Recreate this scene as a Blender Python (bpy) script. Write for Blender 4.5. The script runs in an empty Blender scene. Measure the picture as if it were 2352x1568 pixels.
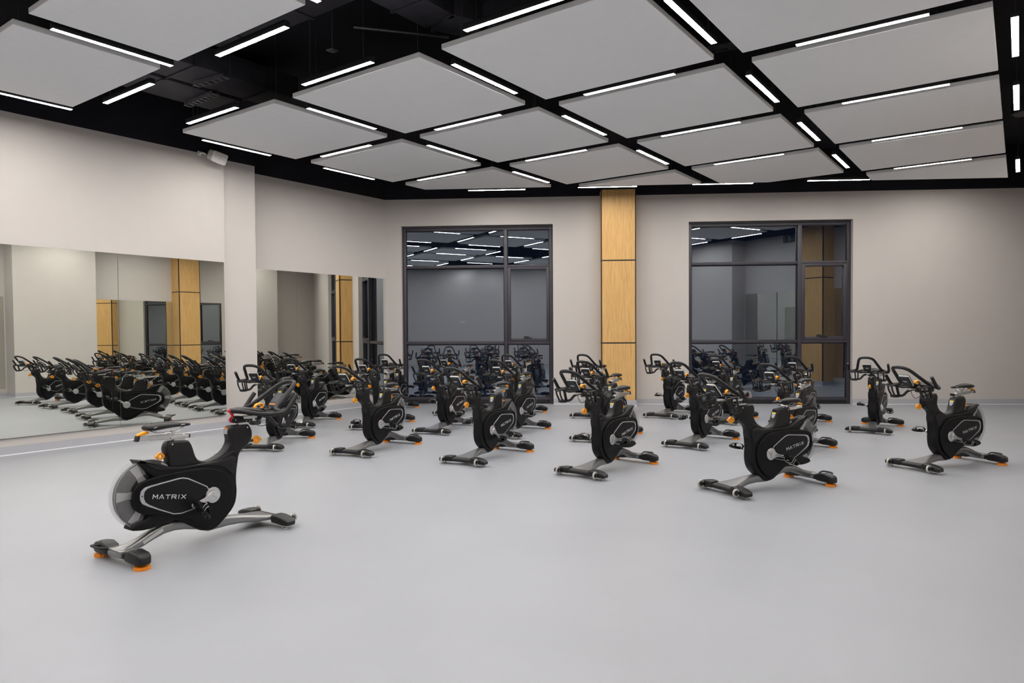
import bpy, bmesh, math, random
from mathutils import Vector, Matrix
random.seed(7)
C = bpy.context.scene.collection
S = 3.6                      # metres per survey unit
PI = math.pi
BA = 0.56202; BD = 4.1962    # window wall: azimuth of its normal, distance
NB = Vector((math.cos(BA), math.sin(BA), 0)); QB = Vector((-NB.y, NB.x, 0))
ZT = 4.453                   # top of the painted walls
ZC = 5.35                    # black slab
CAMZ = 1.565
YL, YP, YS, YR = 2.955 * S, 2.985 * S, 3.12 * S, -0.33 * S
XP0, XP1 = 1.832 * S, 2.012 * S
RD = -0.2                    # rear wall distance along NB (units)

# ------------------------------------------------------------------ materials
MATS = {}
def mat(name, col, rough=0.5, metal=0.0, spec=0.5, noise=0.0, nscale=20.0, bump=0.0, bscale=200.0, coat=0.0, aniso=None):
    if name in MATS: return MATS[name]
    m = bpy.data.materials.new(name); m.use_nodes = True
    nt = m.node_tree; b = nt.nodes['Principled BSDF']
    b.inputs['Base Color'].default_value = (*col, 1)
    b.inputs['Roughness'].default_value = rough
    b.inputs['Metallic'].default_value = metal
    b.inputs['Specular IOR Level'].default_value = spec
    b.inputs['Coat Weight'].default_value = coat
    tc = nt.nodes.new('ShaderNodeTexCoord')
    if noise:
        n = nt.nodes.new('ShaderNodeTexNoise'); n.inputs['Scale'].default_value = nscale; n.inputs['Detail'].default_value = 4
        r = nt.nodes.new('ShaderNodeMixRGB'); r.blend_type = 'MULTIPLY'; r.inputs[0].default_value = 1
        cr = nt.nodes.new('ShaderNodeValToRGB')
        cr.color_ramp.elements[0].color = (1 - noise, 1 - noise, 1 - noise, 1); cr.color_ramp.elements[1].color = (1, 1, 1, 1)
        cr.color_ramp.elements[0].position = .3; cr.color_ramp.elements[1].position = .7
        nt.links.new(tc.outputs['Object'], n.inputs['Vector']); nt.links.new(n.outputs['Fac'], cr.inputs[0])
        r.inputs[1].default_value = (*col, 1); nt.links.new(cr.outputs[0], r.inputs[2]); nt.links.new(r.outputs[0], b.inputs['Base Color'])
    if bump:
        n = nt.nodes.new('ShaderNodeTexNoise'); n.inputs['Scale'].default_value = bscale; n.inputs['Detail'].default_value = 3
        bp = nt.nodes.new('ShaderNodeBump'); bp.inputs['Strength'].default_value = bump; bp.inputs['Distance'].default_value = .002
        nt.links.new(tc.outputs['Object'], n.inputs['Vector']); nt.links.new(n.outputs['Fac'], bp.inputs['Height']); nt.links.new(bp.outputs[0], b.inputs['Normal'])
    MATS[name] = m; return m

def shader_mat(name, build):
    m = bpy.data.materials.new(name); m.use_nodes = True; nt = m.node_tree; nt.nodes.clear()
    out = nt.nodes.new('ShaderNodeOutputMaterial'); build(nt, out); MATS[name] = m; return m

M_floor = mat('vinyl_floor', (0.318, 0.328, 0.353), rough=.40, spec=.35, noise=.07, nscale=.9, bump=.05, bscale=300)
M_wall = mat('painted_plaster', (0.548, 0.512, 0.484), rough=.75, spec=.25, noise=.02, nscale=3, bump=.25, bscale=260)
M_black = mat('black_paint', (0.0085, 0.0075, 0.013), rough=.8, spec=.3, noise=.3, nscale=2)
M_duct = mat('black_duct', (0.050, 0.046, 0.058), rough=.6, spec=.4, noise=.3, nscale=6)
M_tray = mat('dark_galvanised', (0.30, 0.30, 0.32), rough=.45, metal=.6, noise=.3, nscale=30)
M_panel = mat('acoustic_panel', (0.90, 0.905, 0.91), rough=.9, spec=.15, noise=.02, nscale=8, bump=.3, bscale=500)
M_base = mat('vinyl_skirting', (0.42, 0.42, 0.45), rough=.45, spec=.35, noise=.04, nscale=5)
M_bead = mat('bead_highlight', (0.85, 0.85, 0.86), rough=.35, noise=.02)  # light reflection along the skirting bead, painted in as white
M_frame = mat('window_frame', (0.036, 0.032, 0.043), rough=.42, spec=.5, noise=.08, nscale=30)
M_gasket = mat('window_gasket', (0.006, 0.006, 0.008), rough=.6, noise=.1)
M_strip = mat('black_joint', (0.012, 0.010, 0.010), rough=.6, noise=.1)
M_housing = mat('light_housing', (0.015, 0.015, 0.018), rough=.5, noise=.1)
M_white = mat('white_plastic', (0.82, 0.80, 0.75), rough=.5, noise=.03)
M_socket = mat('socket_plastic', (0.75, 0.75, 0.73), rough=.4, noise=.02)
M_wire = mat('steel_wire', (0.25, 0.25, 0.27), rough=.4, metal=.8, noise=.1)
M_shroud = mat('black_shroud', (0.0045, 0.0042, 0.0052), rough=.45, spec=.22, noise=.12, nscale=40, bump=.22, bscale=900)
M_spine = mat('charcoal_shroud', (0.0075, 0.007, 0.0076), rough=.42, spec=.32, noise=.12, nscale=40, bump=.22, bscale=900)
M_cover = mat('satin_black_cover', (0.0032, 0.0032, 0.0042), rough=.42, spec=.2, noise=.1, nscale=50, bump=.12, bscale=1200)
M_hex = mat('black_emblem_panel', (0.0055, 0.0055, 0.0068), rough=.38, spec=.25, noise=.1, nscale=60)
M_silver = mat('silver_trim', (0.50, 0.50, 0.52), rough=.32, metal=.65, noise=.05, nscale=50)
M_crank = mat('brushed_aluminium', (0.62, 0.62, 0.63), rough=.33, metal=.75, noise=.08, nscale=60)
M_frame_m = mat('graphite_frame', (0.26, 0.26, 0.262), rough=.33, metal=.75, noise=.08, nscale=30, coat=.2)
M_rubber = mat('black_rubber', (0.0055, 0.005, 0.006), rough=.40, spec=.4, noise=.15, nscale=60, bump=.5, bscale=700)
M_bar = mat('handlebar_foam', (0.0095, 0.009, 0.0098), rough=.45, spec=.35, noise=.1, nscale=80, bump=.3, bscale=1500)
M_orange = mat('orange_plastic', (0.95, 0.36, 0.004), rough=.38, noise=.08, nscale=60)
M_orange2 = mat('orange_foot', (0.95, 0.27, 0.004), rough=.42, noise=.1, nscale=60)
M_red = mat('red_plastic', (0.62, 0.012, 0.03), rough=.3, noise=.05)
M_post = mat('chrome_post', (0.68, 0.68, 0.67), rough=.25, metal=.8, noise=.05, nscale=40)
M_fly = mat('flywheel_steel', (0.085, 0.082, 0.082), rough=.38, metal=.6, noise=.15, nscale=40)
M_spoke = mat('flywheel_spoke', (0.55, 0.54, 0.53), rough=.4, metal=.5, noise=.08, nscale=40)
M_lock = mat('pedal_black', (0.004, 0.004, 0.0045), rough=.35, spec=.35, noise=.1)
M_strap = mat('strap_edge', (0.45, 0.45, 0.44), rough=.5, noise=.05)
M_logo = mat('logo_white', (0.62, 0.62, 0.62), rough=.5, noise=.02)
M_yellow = mat('label_yellow', (0.80, 0.66, 0.03), rough=.5, noise=.03)
M_lab = mat('label_grey', (0.40, 0.41, 0.45), rough=.45, noise=.3, nscale=180)
M_laborange = mat('label_orange', (0.72, 0.22, 0.05), rough=.5, noise=.05)
M_sticker = mat('sticker_white', (0.55, 0.55, 0.55), rough=.5, noise=.2, nscale=300)
M_emb = mat('embossed_grey', (0.045, 0.044, 0.046), rough=.35, noise=.1)
M_ink = mat('ink', (0.03, 0.03, 0.03), rough=.6, noise=.1)
M_conrim = mat('console_rim', (0.72, 0.72, 0.70), rough=.35, noise=.03)
M_con = mat('console_shell', (0.005, 0.005, 0.006), rough=.38, spec=.3, noise=.1)
M_screen = mat('console_screen', (0.012, 0.013, 0.018), rough=.3, spec=.25, noise=.1)
M_wheel = mat('wheel_clear_rim', (0.55, 0.54, 0.50), rough=.25, metal=.3, noise=.25, nscale=120)
M_green = mat('sign_green', (0.03, 0.05, 0.04), rough=.4, noise=.05)

def b_wood(nt, out):
    b = nt.nodes.new('ShaderNodeBsdfPrincipled'); tc = nt.nodes.new('ShaderNodeTexCoord'); mp = nt.nodes.new('ShaderNodeMapping')
    mp.inputs['Scale'].default_value = (11, 11, .28)
    n = nt.nodes.new('ShaderNodeTexNoise'); n.inputs['Scale'].default_value = 4.5; n.inputs['Detail'].default_value = 8; n.inputs['Roughness'].default_value = .62; n.inputs['Distortion'].default_value = .5
    cr = nt.nodes.new('ShaderNodeValToRGB'); e = cr.color_ramp.elements
    e[0].position = .30; e[0].color = (.54, .315, .115, 1); e[1].position = .66; e[1].color = (.73, .465, .19, 1)
    e2 = e.new(.47); e2.color = (.65, .39, .145, 1)
    mp2 = nt.nodes.new('ShaderNodeMapping'); mp2.inputs['Scale'].default_value = (55, 55, 1.3)
    n2 = nt.nodes.new('ShaderNodeTexNoise'); n2.inputs['Scale'].default_value = 3; n2.inputs['Detail'].default_value = 3
    cr2 = nt.nodes.new('ShaderNodeValToRGB'); cr2.color_ramp.elements[0].position = .33; cr2.color_ramp.elements[0].color = (.80, .76, .70, 1)
    cr2.color_ramp.elements[1].position = .5; cr2.color_ramp.elements[1].color = (1, 1, 1, 1)
    mx = nt.nodes.new('ShaderNodeMixRGB'); mx.blend_type = 'MULTIPLY'; mx.inputs[0].default_value = 1
    L = nt.links.new
    L(tc.outputs['Object'], mp.inputs[0]); L(mp.outputs[0], n.inputs[0]); L(n.outputs[0], cr.inputs[0])
    L(tc.outputs['Object'], mp2.inputs[0]); L(mp2.outputs[0], n2.inputs[0]); L(n2.outputs[0], cr2.inputs[0])
    L(cr.outputs[0], mx.inputs[1]); L(cr2.outputs[0], mx.inputs[2]); L(mx.outputs[0], b.inputs['Base Color'])
    b.inputs['Roughness'].default_value = .5; b.inputs['Specular IOR Level'].default_value = .3
    L(b.outputs[0], out.inputs[0])
M_wood = shader_mat('oak_laminate', b_wood)

def b_mirror(nt, out):
    g = nt.nodes.new('ShaderNodeBsdfGlossy'); g.inputs['Roughness'].default_value = 0.0; g.inputs['Color'].default_value = (.83, .845, .785, 1)
    nt.links.new(g.outputs[0], out.inputs[0])
M_mirror = shader_mat('silvered_mirror', b_mirror)

def b_glass(nt, out):
    g = nt.nodes.new('ShaderNodeBsdfGlossy'); g.inputs['Roughness'].default_value = 0.0; g.inputs['Color'].default_value = (.76, .86, 1.0, 1)
    t = nt.nodes.new('ShaderNodeBsdfTransparent'); t.inputs['Color'].default_value = (.75, .8, .85, 1)
    fr = nt.nodes.new('ShaderNodeFresnel'); fr.inputs['IOR'].default_value = 1.5
    mr = nt.nodes.new('ShaderNodeMapRange'); mr.inputs['From Min'].default_value = .04; mr.inputs['From Max'].default_value = 1.0
    mr.inputs['To Min'].default_value = .31; mr.inputs['To Max'].default_value = 1.0
    mx = nt.nodes.new('ShaderNodeMixShader')
    nt.links.new(fr.outputs[0], mr.inputs[0]); nt.links.new(mr.outputs[0], mx.inputs[0])
    nt.links.new(t.outputs[0], mx.inputs[1]); nt.links.new(g.outputs[0], mx.inputs[2]); nt.links.new(mx.outputs[0], out.inputs[0])
M_glass = shader_mat('coated_glazing', b_glass)

def b_guard(nt, out):
    b = nt.nodes.new('ShaderNodeBsdfPrincipled'); b.inputs['Base Color'].default_value = (.62, .62, .63, 1); b.inputs['Roughness'].default_value = .18
    t = nt.nodes.new('ShaderNodeBsdfTransparent'); t.inputs['Color'].default_value = (.93, .93, .94, 1)
    mx = nt.nodes.new('ShaderNodeMixShader'); mx.inputs[0].default_value = .17
    nt.links.new(t.outputs[0], mx.inputs[1]); nt.links.new(b.outputs[0], mx.inputs[2]); nt.links.new(mx.outputs[0], out.inputs[0])
M_guard = shader_mat('clear_polycarbonate', b_guard)

LIGHT = 17.0
def b_light(nt, out):
    e = nt.nodes.new('ShaderNodeEmission'); e.inputs['Color'].default_value = (1.0, .965, .925, 1); e.inputs['Strength'].default_value = LIGHT
    nt.links.new(e.outputs[0], out.inputs[0])
M_light = shader_mat('opal_diffuser_lit', b_light)
def b_red(nt, out):
    e = nt.nodes.new('ShaderNodeEmission'); e.inputs['Color'].default_value = (1.0, .9, .9, 1); e.inputs['Strength'].default_value = .9
    nt.links.new(e.outputs[0], out.inputs[0])

# ------------------------------------------------------------------ mesh building
class MB:
    def __init__(s, flip=False): s.v = []; s.f = []; s.m = []; s.mi = 0; s.flip = flip
    def add(s, vs, fs, M=None):
        o = len(s.v); s.v += [tuple(M @ Vector(v)) if M else tuple(v) for v in vs]
        s.f += [tuple(i + o for i in f) for f in fs]; s.m += [s.mi] * len(fs); return s
    def box(s, c, d, M=None, b=0.0):
        x, y, z = c; a, e, h = d[0] / 2, d[1] / 2, d[2] / 2
        if b <= 0:
            vs = [(x + i * a, y + j * e, z + k * h) for i in (-1, 1) for j in (-1, 1) for k in (-1, 1)]
            return s.add(vs, [(0, 1, 3, 2), (4, 6, 7, 5), (0, 4, 5, 1), (2, 3, 7, 6), (0, 2, 6, 4), (1, 5, 7, 3)], M)
        bm = bmesh.new(); bmesh.ops.create_cube(bm, size=1, matrix=Matrix.Translation(c) @ Matrix.Diagonal((*d, 1)))
        bmesh.ops.bevel(bm, geom=list(bm.edges), offset=b, segments=2, affect='EDGES', profile=.5)
        bm.verts.index_update(); vs = [v.co.copy() for v in bm.verts]; fs = [[v.index for v in f.verts] for f in bm.faces]; bm.free()
        return s.add(vs, fs, M)
    def slab(s, pts, y0, y1, b=0.0, n=2, M=None):
        """outline in x,z extruded along y; b rounds both rims"""
        A = sum(pts[i][0] * pts[(i + 1) % len(pts)][1] - pts[(i + 1) % len(pts)][0] * pts[i][1] for i in range(len(pts)))
        if A < 0: pts = pts[::-1]
        N = len(pts)
        nor = []
        for i in range(N):
            a, p_, c_ = Vector(pts[i - 1]), Vector(pts[i]), Vector(pts[(i + 1) % N])
            d1 = (p_ - a); d2 = (c_ - p_)
            d1 = d1.normalized() if d1.length > 1e-9 else Vector((1, 0)); d2 = d2.normalized() if d2.length > 1e-9 else d1
            nn = Vector((-(d1.y + d2.y), d1.x + d2.x)); nn = nn.normalized() if nn.length > 1e-6 else Vector((-d1.y, d1.x)); nor.append(nn)
        if y1 < y0: y0, y1 = y1, y0
        if b > 0:
            lay = [(y0 + b * (1 - math.sin(PI / 2 * k / n)), b * (1 - math.cos(PI / 2 * k / n))) for k in range(n, -1, -1)]
            lay = [(y0 + b * (1 - math.cos(PI / 2 * k / n)), b * (1 - math.sin(PI / 2 * k / n))) for k in range(n + 1)]
            lay = lay + [(y1 - (a - y0), i) for a, i in lay[::-1]]
        else: lay = [(y0, 0), (y1, 0)]
        vs = []
        for y, ins in lay:
            for i in range(N): vs.append((pts[i][0] + nor[i].x * ins, y, pts[i][1] + nor[i].y * ins))
        fs = []
        for k in range(len(lay) - 1):
            for i in range(N):
                j = (i + 1) % N; fs.append((k * N + i, k * N + j, (k + 1) * N + j, (k + 1) * N + i))
        fs.append(tuple(range(N))[::-1]); fs.append(tuple((len(lay) - 1) * N + i for i in range(N)))
        return s.add(vs, fs, M)
    def tube(s, path, r, seg=10, closed=False, sub=0, M=None, sy=1.0, round_ends=True):
        P = [Vector(p) for p in path]
        if sub: P = smooth(P, sub, closed)
        R = [r] * len(P) if not hasattr(r, '__len__') else [r[min(len(r) - 1, int(round(i * (len(r) - 1) / max(1, len(P) - 1))))] for i in range(len(P))]
        n = len(P); T = []
        for i in range(n):
            a = P[i - 1] if (i or closed) else P[i]; b_ = P[(i + 1) % n] if (i < n - 1 or closed) else P[i]
            T.append((b_ - a).normalized())
        up = Vector((0, 0, 1)) if abs(T[0].z) < .9 else Vector((1, 0, 0))
        u = T[0].cross(up).normalized(); vs = []; rings = []
        if round_ends and not closed:
            seq = [(P[0] - T[0] * R[0] * .7, T[0], R[0] * .35)] + [(P[i], T[i], R[i]) for i in range(n)] + [(P[-1] + T[-1] * R[-1] * .7, T[-1], R[-1] * .35)]
            seq.insert(1, (P[0] - T[0] * R[0] * .4, T[0], R[0] * .8)); seq.insert(-1, (P[-1] + T[-1] * R[-1] * .4, T[-1], R[-1] * .8))
        else: seq = [(P[i], T[i], R[i]) for i in range(n)]
        for p_, t, rr in seq:
            u = (u - t * u.dot(t)); u = u.normalized() if u.length > 1e-6 else t.orthogonal().normalized(); w = t.cross(u)
            for k in range(seg):
                a = 2 * PI * k / seg; vs.append(p_ + u * math.cos(a) * rr * sy + w * math.sin(a) * rr)
        m = len(seq); fs = []
        for i in range(m if closed else m - 1):
            for k in range(seg):
                j = (k + 1) % seg; i2 = (i + 1) % m
                fs.append((i * seg + k, i * seg + j, i2 * seg + j, i2 * seg + k))
        if not closed: fs.append(tuple(range(seg))[::-1]); fs.append(tuple((m - 1) * seg + k for k in range(seg)))
        return s.add(vs, fs, M)
    def cyl(s, p0, p1, r, seg=16, r1=None, M=None):
        p0, p1 = Vector(p0), Vector(p1); t = (p1 - p0).normalized(); u = t.orthogonal().normalized(); w = t.cross(u); r1 = r if r1 is None else r1
        vs = [p0 + (u * math.cos(2 * PI * k / seg) + w * math.sin(2 * PI * k / seg)) * r for k in range(seg)]
        vs += [p1 + (u * math.cos(2 * PI * k / seg) + w * math.sin(2 * PI * k / seg)) * r1 for k in range(seg)]
        fs = [(k, (k + 1) % seg, seg + (k + 1) % seg, seg + k) for k in range(seg)] + [tuple(range(seg))[::-1], tuple(range(seg, 2 * seg))]
        return s.add(vs, fs, M)
    def loft(s, secs, n=14, e=2.4, M=None):
        """secs: (centre xyz, half a along A, half b along B, A, B)"""
        vs = []
        for c, a, b_, A, B_ in secs:
            c, A, B_ = Vector(c), Vector(A), Vector(B_)
            for k in range(n):
                t = 2 * PI * (k + .5) / n; ct, st = math.cos(t), math.sin(t)
                vs.append(c + A * a * math.copysign(abs(ct) ** (2 / e), ct) + B_ * b_ * math.copysign(abs(st) ** (2 / e), st))
        fs = []
        for i in range(len(secs) - 1):
            for k in range(n):
                j = (k + 1) % n; fs.append((i * n + k, i * n + j, (i + 1) * n + j, (i + 1) * n + k))
        fs.append(tuple(range(n))[::-1]); fs.append(tuple((len(secs) - 1) * n + k for k in range(n)))
        return s.add(vs, fs, M)
    def ring(s, c, R, r, axis='z', seg=24, sg=8, a0=0, a1=2 * PI, M=None):
        path = []; full = abs(a1 - a0 - 2 * PI) < 1e-6; k_ = seg if full else seg + 1
        for i in range(k_):
            a = a0 + (a1 - a0) * i / seg; x, y = R * math.cos(a), R * math.sin(a)
            path.append(Vector(c) + (Vector((x, y, 0)) if axis == 'z' else Vector((x, 0, y)) if axis == 'y' else Vector((0, x, y))))
        return s.tube(path, r, sg, closed=full, M=M)
    def build(s, name, m, parent=None, smooth_=True, ang=38, loc=None):
        if s.flip: s.v = [(-x, y, z) for x, y, z in s.v]
        me = bpy.data.meshes.new(name); me.from_pydata(s.v, [], s.f); me.update()
        bm = bmesh.new(); bm.from_mesh(me); bmesh.ops.recalc_face_normals(bm, faces=list(bm.faces)); bm.to_mesh(me); bm.free()
        for mm in (m if isinstance(m, (list, tuple)) else [m]): me.materials.append(mm)
        if isinstance(m, (list, tuple)): me.polygons.foreach_set('material_index', s.m)
        if smooth_:
            me.polygons.foreach_set('use_smooth', [True] * len(me.polygons)); me.set_sharp_from_angle(angle=math.radians(ang))
        o = bpy.data.objects.new(name, me); C.objects.link(o)
        if parent: o.parent = parent
        if loc: o.location = loc
        return o

def smooth(P, sub, closed=False):
    n = len(P); out = []
    for i in range(n if closed else n - 1):
        p0 = P[(i - 1) % n] if (closed or i > 0) else P[0] * 2 - P[1]
        p1, p2 = P[i], P[(i + 1) % n]
        p3 = P[(i + 2) % n] if (closed or i + 2 < n) else P[-1] * 2 - P[-2]
        for k in range(sub):
            t = k / sub
            out.append(.5 * ((2 * p1) + (p2 - p0) * t + (2 * p0 - 5 * p1 + 4 * p2 - p3) * t * t + (3 * p1 - p0 - 3 * p2 + p3) * t ** 3))
    if not closed: out.append(P[-1])
    return out
def sm2(pts, sub=3):
    return [(p.x, p.y) for p in smooth([Vector(p) for p in pts], sub, True)]

def tag(o, label=None, cat=None, group=None, kind=None):
    if label: o['label'] = label
    if cat: o['category'] = cat
    if group: o['group'] = group
    if kind: o['kind'] = kind
    return o
def empty(name, loc=(0, 0, 0), rz=0):
    o = bpy.data.objects.new(name, None); C.objects.link(o); o.location = loc; o.rotation_euler = (0, 0, rz); o.empty_display_size = .1; return o
def struct(o): o['kind'] = 'structure'; return o

def prism(mb, poly, z0, z1):
    n = len(poly); vs = [(x, y, z0) for x, y in poly] + [(x, y, z1) for x, y in poly]
    mb.add(vs, [tuple(range(n))[::-1], tuple(range(n, 2 * n))] + [(i, (i + 1) % n, n + (i + 1) % n, n + i) for i in range(n)])
def bp(q, d=0.0): # point on window wall: along q (units), d metres out into the outdoors
    v = NB * (BD * S + d) + QB * (q * S); return (v.x, v.y)

# ------------------------------------------------------------------ room shell
XC = (BD * S - NB.y * YS) / NB.x           # corner second mirror wall / window wall
XR = (BD * S - NB.y * YR) / NB.x           # corner right wall / window wall
XRr = (RD * S - NB.y * YR) / NB.x          # corner right wall / rear wall
XLr = (RD * S - NB.y * YL) / NB.x          # corner left wall / rear wall
foot = [(XLr - 1, YL + 1.2), (XC + 1.4, YL + 1.2), (XR + 1.4, YR - .6), (XRr - .6, YR - .6)]
mb = MB(); prism(mb, foot, -.12, 0); struct(mb.build('floor', M_floor, smooth_=False))
mb = MB(); prism(mb, foot, ZC, ZC + .15); struct(mb.build('ceiling', M_black, smooth_=False))

def wall(name, segs):
    """segs: list of polygons (x,y); painted part up to ZT then black part above"""
    mb = MB(); mb.mi = 0
    for pg in segs: prism(mb, pg, 0, ZT)
    mb.mi = 1
    for pg in segs: prism(mb, pg, ZT, ZC)
    return struct(mb.build(name, [M_wall, M_black], smooth_=False))
T = .25
wall('wall_left', [[(XLr - .5, YL), (XP0, YL), (XP0, YL + T + .1), (XLr - .5, YL + T + .1)]])
wall('wall_left_pier', [[(XP0, YP), (XP1, YP), (XP1, YS + .4), (XP0, YS + .4)]])
wall('wall_left_recess', [[(XP1, YS), (XC + .3, YS), (XC + .3, YS + .3), (XP1, YS + .3)]])
# window wall with two tall openings
W1 = (0.947, 0.032); W2 = (-0.767, -1.706); WZ = 1.0758 * S
qa = (Vector((XC, YS, 0)) - NB * BD * S).dot(QB) / S + .12
qb = (Vector((XR, YR, 0)) - NB * BD * S).dot(QB) / S - .12
mb = MB()
def wseg(q0, q1, z0, z1, mi):
    mb.mi = mi; prism(mb, [bp(q0), bp(q1), bp(q1, .32), bp(q0, .32)], z0, z1)
for a, b in ((qa, W1[0]), (W1[1], W2[0]), (W2[1], qb)): wseg(a, b, 0, ZT, 0)
for a, b in (W1, W2): wseg(a, b, WZ, ZT, 0)
wseg(qa, qb, ZT, ZC, 1)
struct(mb.build('wall_back', [M_wall, M_black], smooth_=False))
# right wall with pier, rear wall
wall('wall_right', [[(XRr - .4, YR), (XR + .4, YR), (XR + .4, YR - .25), (XRr - .4, YR - .25)]])
wall('wall_right_pier_2', [[(4.16 * S, YR + .001), (4.57 * S, YR + .001), (4.57 * S, -0.17 * S), (4.16 * S, -0.17 * S)]])
wall('wall_right_pier', [[(2.04 * S, YR + .001), (2.62 * S, YR + .001), (2.62 * S, -0.17 * S), (2.04 * S, -0.17 * S)]])
def rp(q, d=0.0):
    v = NB * (RD * S + d) + QB * (q * S); return (v.x, v.y)
ql = (Vector((XLr, YL, 0)) - NB * RD * S).dot(QB) / S + .1; qr = (Vector((XRr, YR, 0)) - NB * RD * S).dot(QB) / S - .1
wall('wall_rear', [[rp(ql), rp(qr), rp(qr, -.25), rp(ql, -.25)]])

# skirtings: grey upstand with a bead at its foot, whitened to stand for reflected light
BH = .116
def skirting(name, pts):
    mb = MB(); mb.mi = 0
    for i in range(len(pts) - 1):
        a, b = Vector(pts[i]), Vector(pts[i + 1]); d = (b - a).normalized(); nn = Vector((-d.y, d.x))  # room is to the left of a->b
        e0 = .006 if i else 0; e1 = .006 if i < len(pts) - 2 else 0
        def quad(off, z0, z1):
            p = [a - nn * .001 - d * 0, b - nn * .001, b + nn * off, a + nn * off]
            prism(mb, [(v.x, v.y) for v in p], z0, z1)
        mb.mi = 0; quad(.006, .010, BH)
        mb.mi = 1; quad(.013, .0005, .011)
    return struct(mb.build(name, [M_base, M_bead], smooth_=False))
skirting('baseboard_left', [(XP0 + .0, YL), (XLr, YL)])
skirting('baseboard_left_pier', [(XP1, YS), (XP1, YP), (XP0, YP)])
skirting('baseboard_left_recess', [(XC, YS), (XP1, YS)])
for i, (a, b) in enumerate(((qa - .12, W1[0]), (W1[1], -0.246), (-0.449, W2[0]), (W2[1], qb + .12))):
    skirting(['baseboard_back', 'baseboard_back_2', 'baseboard_back_3', 'baseboard_back_4'][i], [bp(b), bp(a)] if False else [bp(a), bp(b)][::-1])
skirting('baseboard_right', [(XRr, YR), (2.04 * S, YR), (2.04 * S, -.17 * S), (2.62 * S, -.17 * S), (2.62 * S, YR), (3.33 * S, YR)])
skirting('baseboard_right_2', [(3.53 * S, YR), (4.16 * S, YR), (4.16 * S, -.17 * S), (4.57 * S, -.17 * S), (4.57 * S, YR), (XR, YR)])
skirting('baseboard_rear', [rp(ql - .1), rp(qr + .1)])

# ------------------------------------------------------------------ windows
LW = Matrix(((-QB.x, NB.x, 0, 0), (-QB.y, NB.y, 0, 0), (0, 0, 1, 0), (0, 0, 0, 1)))  # local: x along -QB, y outwards, z up
def window(name, q0, q1, mulq, casq, label):
    """q in metres along QB, q0>q1. frame recessed in reveal"""
    root = empty(name, (0, 0, 0)); root.matrix_world = LW.copy(); struct(root)
    d0 = BD * S + .105; d1 = d0 + .11; yc = (d0 + d1) / 2; dp = d1 - d0
    f = MB(True)
    def bar(xa, xb, za, zb, ya=d0, yb=d1, m=f): m.box(((xa + xb) / 2, (ya + yb) / 2, (za + zb) / 2), (abs(xa - xb), yb - ya, zb - za), b=.004)
    ft = .078
    bar(q0, q0 - ft, .002, WZ - .003); bar(q1 + ft, q1, .002, WZ - .003)
    bar(q0 - ft, q1 + ft, WZ - .095, WZ - .003, d0 + .02); bar(q0 - ft, q1 + ft, .075, .135)
    bar(q0 - .02, q1 + .02, WZ - .035, WZ - .003, d0 - .02, d1)
    bar(mulq[0], mulq[1], .136, WZ - .09, d0 - .03, d1)
    for za, zb in ((2.955, 3.02), (1.294, 1.356)):
        bar(q0 - ft, mulq[0], za, zb, d0 - .012); bar(mulq[1], q1 + ft, za, zb, d0 - .012)
    f.build('window_frame', M_frame, root)
    k = MB(True); bar(q0 - ft, q1 + ft, .002, .075, d0 + .012, d1, m=k)
    k.build('bottom_channel', M_gasket, root)
    g = MB(True)
    def gask(xa, xb, za, zb):   # black gasket around a pane
        w = .016
        for a, b, c, d in ((xa, xa - w, za, zb), (xb + w, xb, za, zb), (xa, xb, za, za + w * .5), (xa, xb, zb - w, zb)): bar(a, b, c, d, yc - .012, yc + .012, m=g)
    panes = []
    for xa, xb in ((q0 - ft, mulq[0]), (mulq[1], q1 + ft)):
        for za, zb in ((.135, 1.294), (3.02, WZ - .095)): panes.append((xa, xb, za, zb)); gask(xa, xb, za, zb)
    panes.append((q0 - ft, mulq[0], 1.356, 2.955)); gask(q0 - ft, mulq[0], 1.356, 2.955)
    g.build('gasket', M_gasket, root)
    c = MB(True); a, b = mulq[1] - .002, q1 + ft + .002; w = .066
    for xa, xb, za, zb in ((a, a - w, 1.352, 2.958), (b + w, b, 1.352, 2.958), (a - w, b + w, 1.352, 1.352 + w + .01), (a - w, b + w, 2.958 - w + .02, 2.958)):
        c.box(((xa + xb) / 2, d0 + .03, (za + zb) / 2), (abs(xa - xb), .105, zb - za), b=.006)
    cas = c.build('casement', M_frame, root)
    h = MB(True); hx = (a + b) / 2 + .02
    h.box((hx, d0 - .03, 1.432), (.17, .03, .018), b=.004); h.box((hx + .03, d0 - .045, 1.458), (.10, .022, .02), b=.005); h.cyl((hx, d0 - .03, 1.43), (hx, d0 - .03, 1.465), .012)
    h.build('handle', M_gasket, cas)
    panes.append((a - w, b + w, 1.352 + w, 2.958 - w + .02))
    for i, (xa, xb, za, zb) in enumerate(panes):
        p = MB(True); p.add([(xa, yc, za), (xb, yc, za), (xb, yc, zb), (xa, yc, zb)], [(0, 1, 2, 3)]); p.build('pane', M_glass, root, smooth_=False)
    return root
window('window_1', W1[0] * S, W1[1] * S, (1.176, 1.105), None, '')
window('window_2', W2[0] * S, W2[1] * S, (-5.046, -5.128), None, '')

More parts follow.
